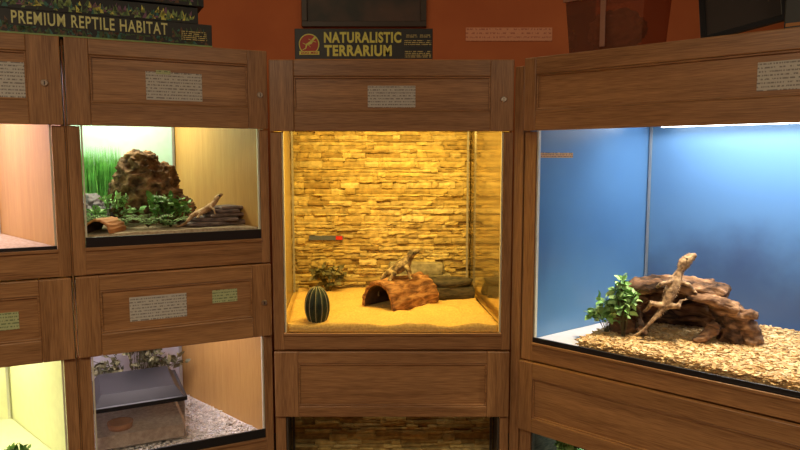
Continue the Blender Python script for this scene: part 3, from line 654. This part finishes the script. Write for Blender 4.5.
# ------------------------------------------------------------------ planted left tank contents
o=MB(); o.ellipsoid((0,0,.12),(.14,.09,.15),28,20); o.ellipsoid((.07,-.02,.05),(.12,.09,.09),24,16); o.ellipsoid((-.02,.0,.22),(.09,.06,.09),20,14); o.ellipsoid((.07,.0,.18),(.06,.05,.08),20,14)
o=o.part('rough_rock',[rockm],None,center=False); organic(o,.005,0,.017,.034,3,ridge=True); place(o,'L',-.42,.42,1.27); meta(o,'broad craggy reddish-brown rock in the planted tank','rock')
grass('L',-.665,.60,1.279,.155,.02,.33,1300,grassm,'tall bright green artificial grass along the tank back')
plant('L',-.37,.25,1.279,leaf1,200,(.13,.08,.12),.035,'green leafy artificial plant in front of the rock',21)
plant('L',-.56,.30,1.279,leaf2,170,(.11,.07,.13),.03,'bright green leafy artificial plant beside the orange hide',22)
for i,(u,v,l) in enumerate([(-.44,.16,.12),(-.66,.24,.13),(-.54,.20,.10),(-.36,.14,.09)]):
    o=fern(leaf4,16,l,60+i).part('artificial_fern',[leaf4,stemm],center=False); place(o,'L',u,v,1.279,i); meta(o,'small light green artificial fern on the soil','plant',group='small ferns in the planted tank')
lg=halflog(.052,.12,.008,1.0,9,amp=.5).part('half_log_hide',[terracotta,inner_shade],None,0,True,center=False); place(lg,'L',-.595,.12,1.276,math.radians(60)); meta(lg,'small terracotta half-round hide','log hide')
zz=1.279
for i,(u,v,rx,ry,h,r) in enumerate([(-.185,.20,.135,.085,.018,.05),(-.19,.20,.115,.08,.014,-.2),(-.135,.21,.095,.078,.014,.22),(-.15,.21,.080,.065,.013,-.1),(-.115,.215,.072,.055,.012,.3)]):
    o=slab(rx,ry,h,140+i,slatem); place(o,'L',u,v,zz,r); zz+=h+.001; meta(o,'purple-brown slate slab in a low stack','rock',group='stacked slate slabs in the planted tank')
for i,(u,v,s_) in enumerate([(-.72,.50,.045),(-.63,.51,.05),(-.555,.50,.04),(-.67,.42,.035),(-.60,.40,.03)]):
    m=MB(); m.ellipsoid((0,0,s_*1.2),(s_*1.2,s_,s_*1.3),14,10); o=m.part('pebble',[greywall],None,0,True,center=False); organic(o,.004,1,.009,.03,i,ridge=True); place(o,'L',u,v,1.277,i); meta(o,'rough grey-mauve rock on the soil','stone',group='grey rocks in the planted tank')
sp=[((-.13,-.05,-.028),.002,.002),((-.11,-.055,-.024),.004,.004),((-.085,-.045,-.008),.006,.006),((-.06,-.02,.010),.010,.008),((-.03,-.01,.020),.017,.012),((0,0,.032),.018,.013),((.022,0,.048),.013,.012),((.034,0,.062),.010,.010),((.043,0,.076),.014,.010),((.055,0,.086),.009,.007),((.065,0,.090),.004,.004)]
legs=[dict(p=[(.012,-.012,.042),(.020,-.035,.030),(.026,-.035,.004)],r=[.007,.005,.004],d=(1,-.3,0),s=(0,1,0),t=.011),
 dict(p=[(.012,.012,.042),(.022,.03,.030),(.028,.032,.004)],r=[.007,.005,.004],d=(1,.3,0),s=(0,1,0),t=.011),
 dict(p=[(-.045,-.01,.016),(-.03,-.036,.018),(-.048,-.042,.003)],r=[.008,.006,.004],d=(1,-.3,0),s=(0,1,0),t=.012),
 dict(p=[(-.045,.01,.016),(-.03,.032,.018),(-.045,.04,.003)],r=[.008,.006,.004],d=(1,.3,0),s=(0,1,0),t=.012)]
lizard(sp,(-.3,0,1),legs,[(.048,-.013,.084),(.048,.013,.084)],skinC,'pale tan bearded dragon basking on stacked slate','L',-.215,.165,1.314,.05,.0022,1.0,.005)

# ------------------------------------------------------------------ plastic box tank
e=empty('plastic_box',wpos('L',-.50,.10,.442),BK['L'][1]); meta(e,'clear plastic rearing box with black lid','box')
mb=MB(); x0,x1,y1,h=-.165,.165,.34,.160
mb.add([(x0,0,0),(x1,0,0),(x1,y1,0),(x0,y1,0),(x0,0,h),(x1,0,h),(x1,y1,h),(x0,y1,h)],[[3,2,1,0],[0,1,5,4],[1,2,6,5],[2,3,7,6],[3,0,4,7]])
mb.part('box_body',[clearplastic],e)
mb=MB(); mb.box(x0-.010,x1+.010,-.010,.006,h-.008,h+.010); mb.box(x0-.010,x1+.010,y1-.006,y1+.010,h-.008,h+.010); mb.box(x0-.010,x0+.006,.005,y1-.005,h-.008,h+.010); mb.box(x1-.006,x1+.010,.005,y1-.005,h-.008,h+.010)
mb.part('lid_rim',[black],e,.002)
mb=MB()
mb.add([(x0-.002,-.002,h+.004),(x1+.002,-.002,h+.004),(x1+.002,y1+.002,h+.004),(x0-.002,y1+.002,h+.004),(x0+.03,.04,h+.045),(x1-.03,.04,h+.045),(x1-.03,y1-.03,h+.045),(x0+.03,y1-.03,h+.045)],[[4,5,6,7],[0,1,5,4],[1,2,6,5],[2,3,7,6],[3,0,4,7]])
mb.part('box_lid',[lidplastic],e)
o=MB(); o.box(x0+.005,x1-.005,.005,y1-.005,0,.05); o=o.part('box_bedding',[noisy('tan_bedding',(.66,.52,.40),(.88,.76,.62),60,.95,.6)],None,center=False); place(o,'L',-.50,.10,.4435); meta(o,'tan granular bedding inside the plastic box','bedding',kind='stuff')
mb=MB(); vs=[];fs=[];n=28
prof=[(.0,.004),(.036,.004),(.043,.024),(.048,.024),(.043,.0),(.0,.0)]
for r_,z_ in prof: vs+=[(max(r_,.0005)*math.cos(2*math.pi*i/n),max(r_,.0005)*math.sin(2*math.pi*i/n),z_) for i in range(n)]
for l in range(len(prof)-1):
    for i in range(n): fs.append([l*n+i,(l+1)*n+i,(l+1)*n+(i+1)%n,l*n+(i+1)%n])
mb.add(vs,fs); o=mb.part('water_bowl',[terracotta],None,0,True,center=False); place(o,'L',-.57,.175,.4945); meta(o,'small terracotta bowl inside the plastic box','bowl')
plant('L',-.47,.56,.437,leaf3,420,(.21,.06,.38),.038,'brownish-green artificial plant behind the plastic box',31)
plant('L',-.97,.15,.435,leaf1,90,(.10,.07,.06),.035,'low green artificial plant on the cream tank floor',32)
plant('R',.20,.12,.08,leaf2,360,(.07,.06,.47),.045,'green leafy artificial plant in the dim lower tank',41,fat=.35,low=.8)

# ------------------------------------------------------------------ lights
def area(k,u,v,z,sx,sy,p,c,tilt=(0,0,0)):
    l=bpy.data.lights.new('lamp','AREA'); l.shape='RECTANGLE'; l.size=sx; l.size_y=sy; l.energy=p; l.color=c
    o=bpy.data.objects.new('tank_or_fill_lamp',l); COL.objects.link(o)  # shared by tank lamps and added fill lights
    if k: o.location=wpos(k,u,v,z); o.rotation_euler=(tilt[0],tilt[1],BK[k][1])
    else: o.location=(u,v,z); o.rotation_euler=tilt
    return o
area('C',-.05,.22,1.80,.6,.2,13.5,(1,.69,.17),(math.radians(18),0,0))
area('C',-.0,.40,1.80,.3,.2,2.2,(1,.68,.18))
area('L',-.50,.50,1.88,.35,.12,5.5,(1,.97,.66)); area('L',-.5,.24,1.06,.35,.3,4.8,(1,.87,.90),(math.radians(-8),0,0))
area('L',-1.2,.38,1.88,.4,.2,7,(.98,.82,.95)); area('L',-1.2,.38,1.06,.4,.2,6,(1,.94,.62))
area('R',.78,.50,1.74,.8,.14,8.5,(.93,.95,1.0),(math.radians(18),0,0))
sl=bpy.data.lights.new('basking_spot','SPOT'); sl.energy=68; sl.color=(1,.82,.54); sl.spot_size=math.radians(78); sl.spot_blend=.7; sl.shadow_soft_size=.05
so=bpy.data.objects.new('tank_or_fill_lamp',sl); COL.objects.link(so); so.location=wpos('R',.62,.20,1.88); so.rotation_euler=(0,0,0)
area('C',0,.14,.72,.5,.1,.22,(1,.9,.62),(math.radians(15),0,0)); area('R',.30,.25,.7,.3,.2,3.0,(.7,1,.9))  # first area is fill added so the unlit tank's stones show
e=empty('fluorescent_lamp',wpos('R',.74,.70,1.692),BK['R'][1]); meta(e,'white fluorescent tube lamp at the top of the blue tank','lamp')
mb=MB(); mb.tube([((-.43,0,0),.010,.010),((.43,0,0),.010,.010)],n=14); mb.part('lamp_tube',[emis('tube_glow',(1,.97,.9),12)],e,0,True)
mb=MB(); mb.box(-.45,.45,-.025,.03,.012,.07); mb.part('lamp_housing',[whitewall],e,.003)
for x,y,p in ((-1.3,-.4,48),(1.2,-.6,30)):
    area(None,x,y,2.85,.9,.5,p,(1,.84,.59))  # unseen warm ceiling fill for the room, outside the tanks
area(None,-.9,2.75,2.86,1.6,.2,6,(1,.72,.42)); area(None,1.0,2.75,2.86,1.6,.2,5.5,(1,.72,.42))  # fill lights added overhead to brighten the back wall and cartons
w=bpy.data.worlds.new('w'); S.world=w; w.use_nodes=True; w.node_tree.nodes['Background'].inputs[0].default_value=(.3,.2,.15,1); w.node_tree.nodes['Background'].inputs[1].default_value=.1
cam=bpy.data.cameras.new('cam'); cam.lens=29.7; cam.sensor_width=36; co=bpy.data.objects.new('camera',cam); COL.objects.link(co)
co.location=(0,0,1.55); co.rotation_euler=(math.radians(90-5.8),0,0); S.camera=co; cam.clip_start=.05
